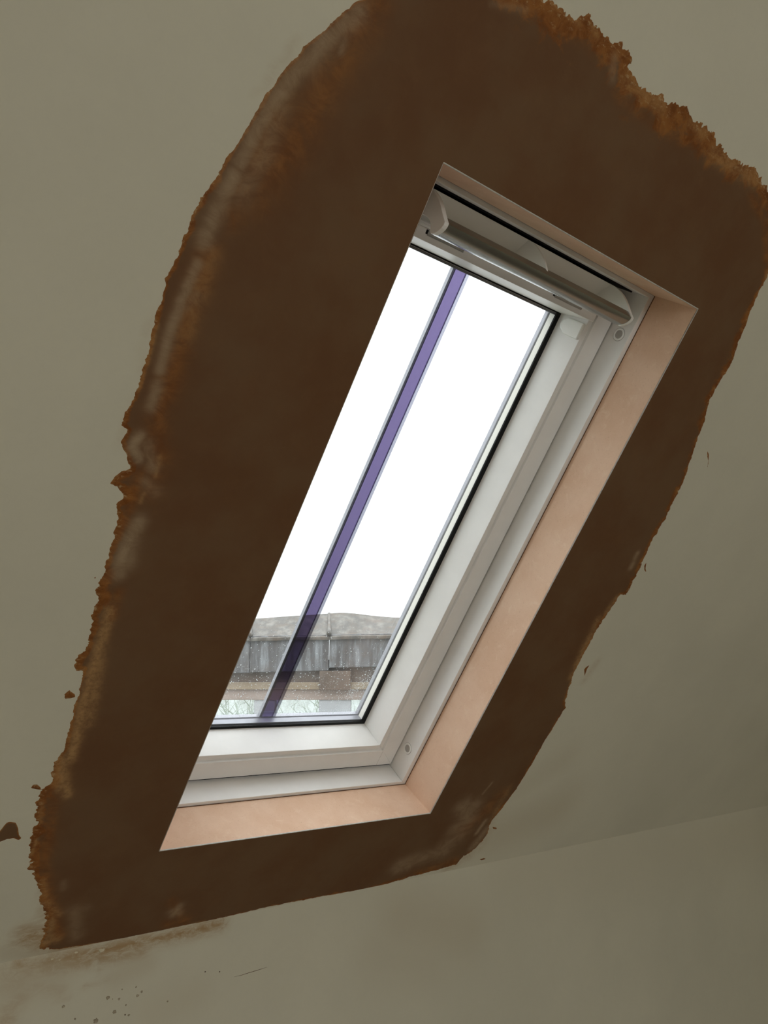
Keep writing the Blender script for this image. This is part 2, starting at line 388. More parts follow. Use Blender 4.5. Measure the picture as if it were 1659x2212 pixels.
o = link('floor', mesh_from('floor', *boxp(XL, XR, BACK_Y, cz.y, -0.05, 0)), 'boards'); tag(o, 'bare chipboard attic floor', None, None, 'structure')

# outer roof skin round the window
FRM = 640.0 - OW
rs = join(lbox(UL, -45, -450, VT, 150, 205), lbox(641, UR, -450, VT, 150, 205), lbox(-45, 641, -450, -46, 150, 205), lbox(-45, 641, 1137, VT, 150, 205))
o = link('roof_slope', mesh_from('roof_slope', *rs), 'tile', None, SLOPE); tag(o, 'dark tiled outer roof slope round the skylight', None, None, 'structure')

# ------------------------------------------------------------------ damp plaster patch on the ceiling
# outline (photo pixels of points on the slope), each with raggedness (mm) and width of the orange margin (mm)
OUT = [
 (773,0,1.5,3),(714,51,1.5,3),(672,89,1.5,3),(617,148,1.5,3),(575,207,1.5,3),(541,266,1.0,3),(503,325,1.0,4),(474,371,2.0,6),(440,418,2.0,6),(415,468,2.0,6),
 (385,544,2,5),(358,603,2,5),(341,667,1.6,5),(322,751,1.6,4),(303,808,2,5),(285,873,1.5,4),(264,900,2,8),(258,920,2,8),(275,928,1,4),(268,943,1,4),(260,955,1,4),(274,985,1,5),
 (281,1012,1.5,12),(262,1021,1.5,12),(238,1044,1.5,12),(254,1050,1.5,12),(268,1072,2,14),(250,1092,2,12),(254,1118,2,11),(244,1166,2,8),(228,1210,3,9),(216,1245,3,13),(205,1278,2.5,16),(214,1294,2,17),
 (199,1325,2.5,14),(191,1370,2.5,9),(184,1396,3,9),(165,1422,3,8),(167,1447,3,7),(183,1443,2,4),(174,1480,2,3),(160,1530,2,4),(150,1575,2,4),(136,1622,2,6),(116,1655,3,14),(112,1690,3,14),
 (88,1706,3.5,18),(78,1735,3.5,20),(76,1769,3.5,17),(72,1798,3.5,18),(59,1849,4,16),(68,1872,4,14),(82,1910,4.5,14),(84,1930,4,14),(92,1960,4,15),(94,1985,4,14),(100,2006,5,8),(82,2030,6,6),(92,2048,5,6),(125,2051,2,4),
 (211,2037,1,2),(350,2011,1.2,3),(464,1986,1.2,4),(578,1959,1.0,4),(700,1935,1.2,5),(798,1921,1.5,8),(873,1898,1.6,9),(940,1880,1.6,9),(984,1868,2,6),(1000,1850,4,4),(1030,1830,4,4),(1050,1806,3,5),(1058,1780,2.5,6),(1076,1756,1.5,7),
 (1116,1704,1,8),(1151,1646,1,7),(1177,1600,1,5),(1200,1562,1.2,5),(1222,1528,2.5,5),(1222,1510,2.5,6),(1240,1453,2,5),(1266,1402,2.2,7),(1295,1350,3,9),(1318,1318,3,9),(1340,1284,2,6),(1352,1282,3,12),(1374,1243,3,9),(1387,1213,2.5,6),
 (1404,1178,2.5,7),(1425,1140,2.5,9),(1440,1114,2.5,9),(1468,1058,2,9),(1485,1015,2,7),(1500,968,2,6),(1520,916,2.2,9),(1533,865,2,10),(1553,830,2,12),(1576,792,2,12),(1601,727,2,12),(1631,650,2.2,10),(1656,600,2.5,8),
 (1672,560,3,12),(1678,490,3,22),(1664,420,4,22),(1650,398,4,22),(1632,368,4,26),(1577,338,4,26),(1556,316,4,30),(1540,296,4,30),(1524,272,4.5,32),(1496,256,5,32),(1486,232,5,36),(1453,222,5,40),(1412,201,4.5,40),(1385,178,4,36),
 (1357,154,4,34),(1364,112,5,30),(1340,88,5,28),(1304,86,5,30),(1298,62,5,34),(1268,34,6,36),(1238,36,6,34),(1211,18,6,32),(1184,2,6,30),(1130,-22,5,26),(1060,-44,4,18),(980,-58,3,10),(900,-52,2.5,5),(830,-28,2,4)]
ISL = [([(-8,1806),(0,1795),(14,1777),(22,1775),(33,1777),(38,1790),(40,1803),(46,1810),(40,1815),(30,1810),(14,1812),(0,1818),(-8,1820)], 0.7, 2),
       ([(67,1702),(72,1695),(80,1695),(87,1701),(88,1706),(78,1704)], 0.2, 9), ([(141,1500),(150,1492),(160,1500),(163,1506),(150,1508),(142,1508)], 1.2, 9),
       ([(203,1248),(206,1242),(207,1252)], 0.4, 9), ([(1528,975),(1531,982),(1530,1000),(1528,1010),(1530,995),(1528,985)], 0.1, 9),
       ([(1392,1222),(1396,1215),(1394,1228),(1396,1236),(1392,1231)], 0.1, 9), ([(829,1912),(832,1909),(831,1918),(829,1922)], 0.2, 9),
       ([(1262,1446),(1266,1441),(1273,1437),(1268,1445),(1264,1456),(1263,1460)], 0.3, 9),
       ([(1036,1856),(1045,1854),(1050,1855),(1040,1858)], 0.2, 9), ([(1064,1786),(1072,1788),(1073,1791),(1066,1790)], 0.2, 9)]
PU = np.array([bp(x, y) for x, y, *_ in OUT]); RAG = np.array([q[2] for q in OUT]); RIM = np.array([q[3] * (1.6 if q[0] > 1380 and 590 < q[1] < 1220 else 1.25 if q[0] > 1070 and q[1] > 1200 else 1.0) for q in OUT])
lo_u, hi_u = PU[:, 0].min() - 30, PU[:, 0].max() + 20; hi_v = PU[:, 1].max() + 20
lo_u = min(lo_u, bp(-8, 1806)[0] - 8); hi_u = max(hi_u, bp(1531, 985)[0] + 15)
STEP = 1.8
def lin(x0, x1): return np.linspace(x0, x1, max(2, int(math.ceil((x1 - x0) / STEP)) + 1))
gu = np.unique(np.concatenate([lin(lo_u, 0), lin(0, OW), lin(OW, hi_u)])); gv = np.unique(np.concatenate([lin(CREASE + 0.8, 0), lin(0, OH), lin(OH, hi_v)]))
X, Y = np.meshgrid(gu, gv, indexing='ij')
D = np.full(X.shape, 1e9); rag = np.zeros(X.shape); rimw = np.zeros(X.shape); nu_ = np.zeros(X.shape); inside = np.zeros(X.shape, bool)
K = len(PU)
for i in range(K):
    p, q = PU[i], PU[(i + 1) % K]
    d, t = seg_dist(X, Y, p, q); m_ = d < D
    D = np.where(m_, d, D); j = (i + 1) % K
    rag = np.where(m_, RAG[i] * (1 - t) + RAG[j] * t, rag); rimw = np.where(m_, RIM[i] * (1 - t) + RIM[j] * t, rimw)
    e = q - p; e = e / (np.hypot(*e) + 1e-9); nu_ = np.where(m_, abs(e[1]), nu_)
    if abs(q[1] - p[1]) > 1e-9:
        cr = ((p[1] > Y) != (q[1] > Y)) & (X < (q[0] - p[0]) * (Y - p[1]) / (q[1] - p[1]) + p[0]); inside ^= cr
S0 = np.where(inside, D, -D)
# ragged brush teeth: across the edge direction, then fine crumbs
teeth_u = fbm(X * 0.035, Y * 0.13, 4, 0.7); teeth_v = fbm(X * 0.13, Y * 0.035, 4, 0.7); crumbs = fbm(X * 0.045, Y * 0.045, 6, 0.72)
teeth = np.where(nu_ > 0.75, teeth_u, np.where(nu_ < 0.5, teeth_v, 0.5 * (teeth_u + teeth_v)))
S1 = S0 + rag * (1.25 * teeth + 1.5 * crumbs)
SI = np.full(X.shape, -1e9)
for pts, rg, rm in ISL:
    P = np.array([bp(*q) for q in pts]); d_ = np.full(X.shape, 1e9); ins = np.zeros(X.shape, bool)
    u0, v0 = P.min(0) - 15; u1, v1 = P.max(0) + 15
    iu = slice(*np.searchsorted(gu, (u0, u1))); iv = slice(*np.searchsorted(gv, (v0, v1)))
    x_, y_ = X[iu, iv], Y[iu, iv]; dd = np.full(x_.shape, 1e9); ii = np.zeros(x_.shape, bool)
    for k in range(len(P)):
        p, q = P[k], P[(k + 1) % len(P)]; d, _ = seg_dist(x_, y_, p, q); dd = np.minimum(dd, d)
        if abs(q[1] - p[1]) > 1e-9: ii ^= ((p[1] > y_) != (q[1] > y_)) & (x_ < (q[0] - p[0]) * (y_ - p[1]) / (q[1] - p[1]) + p[0])
    s_ = np.where(ii, dd, -dd) + 0.35 + rg * crumbs[iu, iv] * 2
    SI[iu, iv] = np.maximum(SI[iu, iv], s_); rimw[iu, iv] = np.where(s_ > S1[iu, iv], rm, rimw[iu, iv])
S1 = np.maximum(S1, SI)
pale_s = [
 ([(775,30),(700,90),(620,180),(560,270),(520,350)], 20, 0.62), ([(700,90),(660,140)], 30, 0.3), ([(505,380),(470,450),(440,520)], 20, 0.66), ([(425,570),(395,640),(365,720),(345,800)], 13, 0.6), ([(340,830),(325,880)], 14, 0.5),
 ([(750,55),(735,110)], 10, 0.35), ([(600,230),(570,330),(520,420)], 26, 0.3),
 ([(300,940),(285,965),(300,990)], 13, 0.72), ([(318,960),(330,1010)], 14, 0.4), ([(315,1040),(335,1060)], 14, 0.32),
 ([(300,1125),(280,1160),(265,1200),(255,1240)], 16, 0.7), ([(285,1150),(275,1220)], 18, 0.45),
 ([(1000,1742),(1010,1770),(985,1790)], 16, 0.48), ([(1020,1745),(990,1800),(955,1835)], 18, 0.42), ([(860,1868),(900,1855),(960,1838)], 12, 0.42), ([(860,1878),(880,1872)], 9, 0.4),
 ([(1048,1772),(1028,1800)], 3.5, 0.7), ([(1050,1790),(1020,1830)], 7, 0.5), ([(1062,1690),(1042,1714)], 2, 0.4),
 ([(1325,125),(1322,170)], 11, 0.3), ([(137,1905),(137,1918)], 7, 0.22), ([(160,1965),(165,2020)], 12, 0.26), ([(150,1965),(185,1960)], 10, 0.2),
 ([(388,1957),(374,1975)], 7, 0.55), ([(370,1968),(385,1972)], 8, 0.35),
 ([(1376,1195),(1362,1225)], 5, 0.5), ([(1135,20),(1060,8)], 8, 0.2), ([(365,720),(350,780)], 16, 0.4), ([(395,660),(420,640)], 18, 0.25)]
tan_s = [
 ([(238,1316),(222,1370),(200,1450),(180,1520),(165,1590),(150,1640)], 12, 0.8), ([(215,1400),(205,1480),(188,1560)], 14, 0.6), ([(130,1640),(135,1700)], 14, 0.75), ([(140,1690),(145,1715)], 10, 0.8),
 ([(112,1985),(108,2010)], 7, 0.6), ([(100,2035),(70,2040)], 10, 0.7), ([(85,2010),(120,2030)], 10, 0.5),
 ([(1365,180),(1400,205),(1430,232)], 14, 0.45), ([(1350,170),(1365,195)], 12, 0.45), ([(1540,330),(1590,365),(1635,390)], 13, 0.5), ([(1490,265),(1520,290)], 10, 0.4), ([(1275,50),(1290,80)], 6, 0.4), ([(1200,10),(1250,50)], 8, 0.3),
 ([(1290,1340),(1255,1410),(1235,1460)], 7, 0.6), ([(1330,1292),(1310,1320)], 6, 0.55), ([(1235,1470),(1222,1512)], 4, 0.6),
 ([(90,1735),(86,1775)], 5, 0.4), ([(80,1810),(66,1846)], 3.5, 0.6), ([(95,1900),(98,1935)], 6, 0.35), ([(101,1950),(125,1975)], 8, 0.45),
 ([(340,700),(320,780),(296,850)], 5, 0.35), ([(402,490),(430,440)], 6, 0.35), ([(345,985),(335,1030)], 5, 0.35), ([(310,1065),(302,1085)], 5, 0.35), ([(1630,665),(1655,610)], 3, 0.5), ([(1655,600),(1668,560)], 6, 0.6),
 ([(440,1990),(360,2008)], 3, 0.5), ([(640,115),(600,230),(560,330)], 30, 0.18), ([(455,560),(430,640),(400,730)], 22, 0.22), ([(1100,1700),(1060,1770)], 5, 0.3)]
orange_s = [
 ([(790,30),(740,120),(680,220),(620,330),(560,420)], 46, 0.42), ([(600,260),(560,360),(500,470)], 30, 0.45), ([(450,540),(420,640),(390,740),(365,830),(340,900)], 26, 0.55),
 ([(820,10),(760,60)], 30, 0.5), ([(340,920),(345,1000),(325,1060)], 24, 0.45), ([(300,1020),(285,1080),(265,1130)], 16, 0.7), ([(255,1280),(240,1330)], 12, 0.6), ([(110,1720),(105,1800),(90,1870),(105,1950),(125,2020)], 13, 0.55),
 ([(1180,30),(1240,70),(1300,110)], 16, 0.45), ([(1330,200),(1400,260),(1470,300)], 12, 0.5), ([(1080,1720),(1050,1750),(1000,1790)], 14, 0.35), ([(880,1895),(980,1862)], 9, 0.55), ([(360,1995),(400,1988)], 10, 0.5), ([(370,1945),(390,1985)], 9, 0.3),
 ([(1620,420),(1650,480),(1655,560)], 8, 0.5)]
FA = {'pale': stroke_field(X, Y, pale_s), 'tan': stroke_field(X, Y, tan_s), 'orange': stroke_field(X, Y, orange_s), 'edge': np.clip(np.where(SI > -5, S1, np.maximum(S0 * 0.5 + S1 * 0.5, 0.3 * S1)), 0, 400), 'rim': rimw}
# marching squares on S1 = 0, the opening left out
n0, n1 = X.shape; inn = S1 > 0
V = []; F = []; AT = {k: [] for k in FA}; idx = {}
def vert(i, j):
    k = (i, j)
    if k not in idx:
        idx[k] = len(V); dpt = -0.0012 * min(1.0, max(0.12, S1[i, j] / 3.0))
        V.append((gu[i] / 1000, gv[j] / 1000, -dpt))
        for q in FA: AT[q].append(FA[q][i, j])
    return idx[k]
def cross(i, j, k, l):
    key = (min((i, j), (k, l)), max((i, j), (k, l)))
    if key not in idx:
        s0, s1 = S1[i, j], S1[k, l]; t = s0 / (s0 - s1); idx[key] = len(V)
        V.append(((gu[i] + (gu[k] - gu[i]) * t) / 1000, (gv[j] + (gv[l] - gv[j]) * t) / 1000, 0.00008))
        for q in FA: AT[q].append(0.0 if q == 'edge' else FA[q][i, j] * (1 - t) + FA[q][k, l] * t)
    return idx[key]
cnt = inn[:-1, :-1].astype(int) + inn[1:, :-1] + inn[:-1, 1:] + inn[1:, 1:]
hole = np.zeros(cnt.shape, bool)
cu = (gu[:-1] + gu[1:]) / 2; cv = (gv[:-1] + gv[1:]) / 2
hole[np.ix_((cu > 0) & (cu < OW), (cv > 0) & (cv < OH))] = True
for i, j in zip(*np.nonzero((cnt > 0) & ~hole)):
    i = int(i); j = int(j); ring = [(i, j), (i + 1, j), (i + 1, j + 1), (i, j + 1)]
    if cnt[i, j] == 4: F.append([vert(*r) for r in ring]); continue
    poly = []
    for r, s in zip(ring, ring[1:] + ring[:1]):
        if inn[r]: poly.append(vert(*r))
        if inn[r] != inn[s]: poly.append(cross(*r, *s))
    if len(poly) >= 3: F.append(poly)
me = bpy.data.meshes.new('plaster_patch'); me.from_pydata(V, [], F); me.update()
for k, arr in AT.items(): me.attributes.new(k, 'FLOAT', 'POINT').data.foreach_set('value', np.array(arr, np.float32))
for p in me.polygons: p.use_smooth = True
patch = link('plaster_patch', me, 'patch', ceiling)
tag(patch, 'dark brown damp plaster patch with ragged orange edge round the skylight')

# reveals: four plastered cheeks between ceiling and window frame, white corner beads, gap at the frame
DF = 93.0                                      # room side of the window frame
RB, RT = -7.0, 1097.0                          # lower and upper cheek lean a little
def cheek(pts_room, pts_frame, thick):
    A = [L(*p) for p in pts_room]; B = [L(*p) for p in pts_frame]; t = Vector(L(*thick))
    quad = [Vector(A[0]), Vector(A[1]), Vector(B[1]), Vector(B[0])]
    return loft([tuple(q) for q in quad], [tuple(q + t) for q in quad])
DR = DF - 2.2
for lab, pr, pf, th in (
    ('pink plastered right cheek of the skylight opening', [(OW, 0, 0), (OW, OH, 0)], [(OW, RB, DR), (OW, RT, DR)], (12, 0, 0)),
    ('pink plastered left cheek of the skylight opening', [(0, 0, 0), (0, OH, 0)], [(0, RB, DR), (0, RT, DR)], (-12, 0, 0)),
    ('pink plastered lower cheek of the skylight opening', [(0, 0, 0), (OW, 0, 0)], [(0, RB, DR), (OW, RB, DR)], (0, -12, 0)),
    ('pink plastered upper cheek of the skylight opening', [(0, OH, 0), (OW, OH, 0)], [(0, RT, DR), (OW, RT, DR)], (0, 12, 0))):
    o = link('reveal', mesh_from('reveal', *cheek(pr, pf, th)), 'reveal', ceiling); tag(o, lab)
for q in (lbox(OW, OW + 1.4, -0.5, OH + 0.5, -1.5, 1.2), lbox(-1.4, 0, -0.5, OH + 0.5, -1.3, 1.2), lbox(-1, OW + 1, -1.2, 0, -1.5, 1.2), lbox(-1, OW + 1, OH, OH + 1.8, -1.6, 1.2)):
    bevel(link('corner_bead', mesh_from('corner_bead', *q), 'bead', ceiling), 0.0006, 2)
gap = join(lbox(OW, OW + 12, RB - 12, RT + 12, DR + 0.1, DR + 2.0), lbox(-12, 0, RB - 12, RT + 12, DR + 0.1, DR + 2.0), lbox(0, OW, RB - 12, RB, DR + 0.1, DR + 2.0), lbox(0, OW, RT, RT + 12, DR + 0.1, DR + 2.0))
link('gap_filler', mesh_from('gap_filler', *gap), 'crack', ceiling)

# paint spots and a hairline crack on the low wall
def blob(cx, cz_, r, sq, seed):
    rr = random.Random(seed); k = 14; ring = []; ring2 = []
    for i in range(k):
        a_ = 2 * math.pi * i / k; q = r * (1 + 0.28 * (rr.random() - 0.5) * 2)
        ring.append((cx + q * math.cos(a_), cz.y - 0.0001, cz_ + q * sq * math.sin(a_))); ring2.append((cx + 0.8 * q * math.cos(a_), cz.y - 0.0012, cz_ + 0.8 * q * sq * math.sin(a_)))
    vs_ = ring + ring2; fs = [[i, (i + 1) % k, k + (i + 1) % k, k + i] for i in range(k)] + [list(range(k, 2 * k))]
    return vs_, fs
M['spot'] = simple('olive_brown_plaster_spot', (0.39, 0.33, 0.235), 0.8, 0.2, 200)
M['spot_dark'] = simple('dark_speck', (0.10, 0.06, 0.03), 0.8, 0.2, 200)
M['spot_pale'] = simple('pale_plaster_fleck', (0.66, 0.58, 0.42), 0.8, 0.1, 100)
for i, (px, py, r, mm) in enumerate([(233,2155,4.0,'spot'),(257,2158,2.6,'spot'),(297,2151,3.0,'spot'),(306,2142,2.6,'spot'),(264,2137,1.6,'spot'),(294,2132,1.8,'spot'),(362,2163,1.8,'spot'),
        (247,2186,4.6,'spot'),(278,2193,2.4,'spot'),(207,2205,5.6,'spot'),(162,2201,2.2,'spot'),(272,2171,1.8,'spot'),(443,2099,1.4,'spot_dark'),(474,2099,1.3,'spot_dark'),(243,2158,1.0,'spot'),(137,2174,3.2,'spot'),(270,2192,1.6,'spot_dark'),
        (219,2053,7.5,'spot_pale'),(164,2057,4.5,'spot_pale'),(112,2072,4,'spot_pale'),(128,2073,3,'spot_pale')]):
    x_, z_ = kp(px, py); s_ = kscale(px, py)
    if z_ / 1000 + r * s_ / 1000 * 0.6 > cz.z: z_ = (cz.z - r * s_ / 1000 * 0.6) * 1000
    o = link('plaster_spot', mesh_from('plaster_spot', *blob(x_ / 1000, z_ / 1000, r * s_ / 1000, 0.55 if mm == 'spot_pale' else 0.9, i)), mm, wall_front)
def tube(pts, r, k=6, taper=None):
    P = [Vector(p) for p in pts]; V_ = []; F_ = []
    for i, p in enumerate(P):
        t = (P[min(i + 1, len(P) - 1)] - P[max(i - 1, 0)]).normalized(); up = Vector((0, 0, 1)) if abs(t.z) < 0.9 else Vector((1, 0, 0))
        x_ = t.cross(up).normalized(); y_ = t.cross(x_); rr = r if taper is None else taper[i]
        V_ += [tuple(p + x_ * rr * math.cos(2 * math.pi * q / k) + y_ * rr * math.sin(2 * math.pi * q / k)) for q in range(k)]
    for i in range(len(P) - 1):
        F_ += [[i * k + q, i * k + (q + 1) % k, (i + 1) * k + (q + 1) % k, (i + 1) * k + q] for q in range(k)]
    F_ += [list(range(k))[::-1], list(range((len(P) - 1) * k, len(P) * k))]
    return V_, F_
ck = [(505, 2110), (520, 2107), (535, 2102), (552, 2097), (565, 2093), (577, 2089)]
ckp = [(kp(*q)[0] / 1000, cz.y - 0.0002, kp(*q)[1] / 1000) for q in ck]
link('hairline_crack', mesh_from('hairline_crack', *tube(ckp, 0.0004, 5, [0.0001, .0003, .0004, .0004, .0003, .0001])), 'crack', wall_front)

# ------------------------------------------------------------------ the skylight
win = bpy.data.objects.new('window_1', None); C.objects.link(win); win.matrix_world = SLOPE
tag(win, 'white framed skylight with a purple tinted glazing bar and a top control flap', None, None, 'structure')
def wp(name, part, m, parent=win, bev=0.0, smooth=False, label=None):
    o = link(name, mesh_from(name, *part, smooth=smooth), m, parent)
    if bev: bevel(o, bev)
    if label: tag(o, label)
    return o
FU0, FU1, FV0, FV1 = 11.0, 585.0, 0.0, 1090.0           # clear inside of the fixed frame
def rails(prof, u0, u1, v0, v1):                         # prof: (outset from the clear rectangle, n); mitred
    R = loft([L(u1 + o, v0 - o, n) for o, n in prof], [L(u1 + o, v1 + o, n) for o, n in prof])
    Lf = loft([L(u0 - o, v0 - o, n) for o, n in prof], [L(u0 - o, v1 + o, n) for o, n in prof])
    B = loft([L(u0 - o, v0 - o, n) for o, n in prof], [L(u1 + o, v0 - o, n) for o, n in prof])
    T = loft([L(u0 - o, v1 + o, n) for o, n in prof], [L(u1 + o, v1 + o, n) for o, n in prof])
    return R, Lf, B, T
fr = rails([(0, DF), (50, DF), (50, 236), (0, 236)], FU0, FU1, FV0, FV1)
jr = wp('frame_jamb', fr[0], 'white', bev=0.0008); jl = wp('frame_jamb', fr[1], 'white', bev=0.0008)
wp('frame_sill', fr[2], 'white', bev=0.0008); wp('frame_head', fr[3], 'white', bev=0.0008)
# black strip painting the shade of the gap above the flap
wp('head_gap_shade', lbox(FU0 + 4, 574, 1087.2, 1091, 124, 205), 'black')
wp('head_backing', lbox(FU0, FU1, 1040, 1091, 186, 192), 'black')
# opening sash: face, stepped groove, splayed inner side
DS, DG = 141.0, 207.0
SU0, SU1, SV0, SVT = 14.0, 582.0, 6.0, 1040.0
def sprof(face, wall, inner):                            # inset from sash edge
    return [(0, DS), (face, DS), (face, DS + 6), (wall, DS + 6), (inner, DG), (inner + 2, DG + 4), (inner + 2, DG + 30), (0, DG + 30)]
ps = sprof(41.0, 52.0, 63.5); pb = sprof(38.5, 49.5, 61.0)
SR = loft([L(SU1 - o, SV0 + o2, n) for (o, n), (o2, _) in zip(ps, pb)], [L(SU1 - o, SVT, n) for o, n in ps])
SL = loft([L(SU0 + o, SV0 + o2, n) for (o, n), (o2, _) in zip(ps, pb)], [L(SU0 + o, SVT, n) for o, n in ps])
SB = loft([L(SU0 + o2, SV0 + o, n) for (o, n), (o2, _) in zip(pb, ps)], [L(SU1 - o2, SV0 + o, n) for (o, n), (o2, _) in zip(pb, ps)])
sr = wp('sash_stile', SR, 'white', bev=0.0006); sl = wp('sash_stile', SL, 'white', bev=0.0006); sb = wp('sash_bottom_rail', SB, 'white', bev=0.0006)
tp = [(1040, DS), (1015.3, DS), (1006.5, DG), (1004, DG + 4), (1004, DG + 30), (1040, DG + 30)]
wp('joint_line', lbox(540.7, 541.2, SV0 + 0.5, SV0 + 38.3, DS - 0.06, DS + 0.2), 'cup', sb); wp('joint_line', lbox(54.8, 55.3, SV0 + 0.5, SV0 + 38.3, DS - 0.06, DS + 0.2), 'cup', sb)
sto = wp('sash_top_rail', loft([L(SU0 + 46, v, n) for v, n in tp], [L(SU1 - 46, v, n) for v, n in tp]), 'white', bev=0.0006)
# glazing
GU0, GU1, GV0, GV1 = SU0 + 63.5, SU1 - 63.5, SV0 + 61.0, 1006.5
def ringbox(u0, u1, v0, v1, w, n0, n1):
    return join(lbox(u1 - w, u1, v0, v1, n0, n1), lbox(u0, u0 + w, v0, v1, n0, n1), lbox(u0 + w, u1 - w, v0, v0 + w, n0, n1), lbox(u0 + w, u1 - w, v1 - w, v1, n0, n1))
wp('glazing_gasket', join(lbox(GU1 - 10, GU1 + 1, GV0 - 1, GV1 + 1, 204.5, 207.5), lbox(GU0 - 1, GU0 + 10, GV0 - 1, GV1 + 1, 204.5, 207.5), lbox(GU0 + 10, GU1 - 10, GV0 - 1, GV0 + 5, 204.5, 207.5), lbox(GU0 + 10, GU1 - 10, GV1 - 2.2, GV1 + 1, 204.5, 207.5)), 'black', label='black rubber glazing seal')
gi = wp('glass_pane', lbox(GU0 - 2, GU1 + 2, GV0 - 2, GV1 + 2, 207.6, 211.0), 'glass_in')
go = wp('glass_pane', lbox(GU0 - 2, GU1 + 2, GV0 - 2, GV1 + 2, 224.0, 228.0), 'glass_out', label='outer pane with rain marks')
for u_ in (GU1 - 6.5, GU0 - 1): wp('glazing_spacer', lbox(u_, u_ + 7.5, GV0 - 1, GV1 + 1, 211.1, 223.9), 'spacer', label='cream spacer strip between the panes')
for v_ in (GV0 - 1, GV1 - 6.5): wp('glazing_spacer', lbox(GU0 + 6.6, GU1 - 6.6, v_, v_ + 7.5, 211.1, 223.9), 'alu', label='grey spacer strip between the panes')
wp('sash_gap_shade', join(lbox(SU1 - 1, FU1, 0, 1040, 146, 232), lbox(FU0, SU0 + 1, 0, 1040, 146, 232), lbox(SU0 + 1, SU1 - 1, 0, SV0 + 1, 146, 232)), 'black')  # black strips paint the contact shade between sash and frame
cv = wp('cover_profile', ringbox(GU0 - 1, GU1 + 1, GV0 - 1, GV1 + 1, 7.5, 228.1, 238.0), 'alu', bev=0.0012, label='grey outer cover profile')
# glazing bar: tinted centre strip and its two edges
gb = wp('glazing_bar', lbox(268.5, 294, GV0 + 6, GV1 - 6, 228.2, 232.0), 'bar_film', label='purple tinted glazing bar')
wp('bar_edge', lbox(265.4, 268.4, GV0 + 6, GV1 - 6, 228.2, 236.0), 'bar_dark', gb); wp('bar_edge', lbox(294.1, 300.5, GV0 + 6, GV1 - 6, 228.2, 232.0), 'bar_grey', gb)
wp('bar_edge', lbox(262.4, 263.3, GV0 + 6, GV1 - 6, 228.2, 236.0), 'alu', gb); wp('bar_edge', lbox(263.4, 265.3, GV0 + 6, GV1 - 6, 228.2, 231.0), 'bar_grey', gb)
# control flap at the head: panel, three brackets, rounded grip bar
pan = [(1083.5, 126), (1083.5, 131), (1062, 149), (1040, 172), (1033, 141), (1033, 137), (1036.5, 139.5), (1043, 156), (1062, 142)]
flap = wp('ventilation_flap', loft([L(70, v, n) for v, n in pan], [L(530, v, n) for v, n in pan]), 'white_plastic', bev=0.0006, label='white ventilation flap with rounded grip bar')
gp = [(1052.0, 64.5), (1044.6, 52.6), (1041.0, 52.4), (1037.0, 54.4), (1033.0, 57.5), (1029.8, 61.5), (1027.2, 66.2), (1025.6, 71.0), (1025.0, 76.5), (1026.6, 78.5), (1028.6, 77.5), (1029.6, 72.5), (1032.2, 67.0), (1036.0, 62.2), (1040.5, 60.0), (1045.0, 60.2), (1049.5, 63.0)]
grip = wp('grip_bar', loft([L(84, v, n) for v, n in gp], [L(516, v, n) for v, n in gp]), 'bar_alu', flap)
for p_ in grip.data.polygons: p_.use_smooth = len(p_.vertices) == 4
grip.data.set_sharp_from_angle(angle=math.radians(30))
cap = [(1084, 128), (1082.5, 116), (1079, 103.5), (1074.5, 92), (1068.5, 81.5), (1061.5, 72), (1055.5, 65), (1050.5, 58.5), (1045.5, 51.6), (1041, 51.6), (1036.4, 53.4), (1032.2, 56.8), (1028.8, 61.0), (1026.0, 66.0), (1025.0, 71.0), (1027.0, 75.0), (1032, 77), (1036.5, 80), (1040.5, 85), (1043.3, 92), (1044.6, 101), (1045.0, 112), (1045.0, 132), (1044.0, 156), (1062, 143)]
brk = [(1083.5, 128), (1082, 116), (1078, 103.5), (1073, 92), (1067, 81.5), (1060.5, 72), (1054, 65), (1050, 61), (1045, 60.5), (1040.5, 60.5), (1037, 62.5), (1033, 67), (1030.5, 72), (1032, 77), (1036.5, 80), (1040.5, 85), (1043.3, 92), (1044.6, 101), (1045.0, 112), (1045.0, 132), (1044.0, 156), (1062, 143)]
for u0, u1, q in ((76, 84, cap), (297, 300.5, brk), (516, 522, cap)):
    wp('bracket', loft([L(u0, v, n) for v, n in q], [L(u1, v, n) for v, n in q]), 'white_plastic', flap, bev=0.0008)
# strike plates on the top rail under the grip
for u0, u1 in ((122, 197), (417, 492)):
    pl = wp('strike_plate', lbox(u0, u1, 1024.2, 1031.2, DS - 1.6, DS - 0.1), 'steel', bev=0.0004)
    wp('slot', lbox(u0 - 3.5, u0 - 0.5, 1025.5, 1031.5, DS - 1.2, DS - 0.1), 'black', pl)
    for k in range(2):
        a0 = u0 + 3 + k * (u1 - u0) / 2; wp('slot', lbox(a0, a0 + (u1 - u0) / 2 - 6, 1026.2, 1029.4, DS - 1.9, DS - 1.5), 'cup', pl)
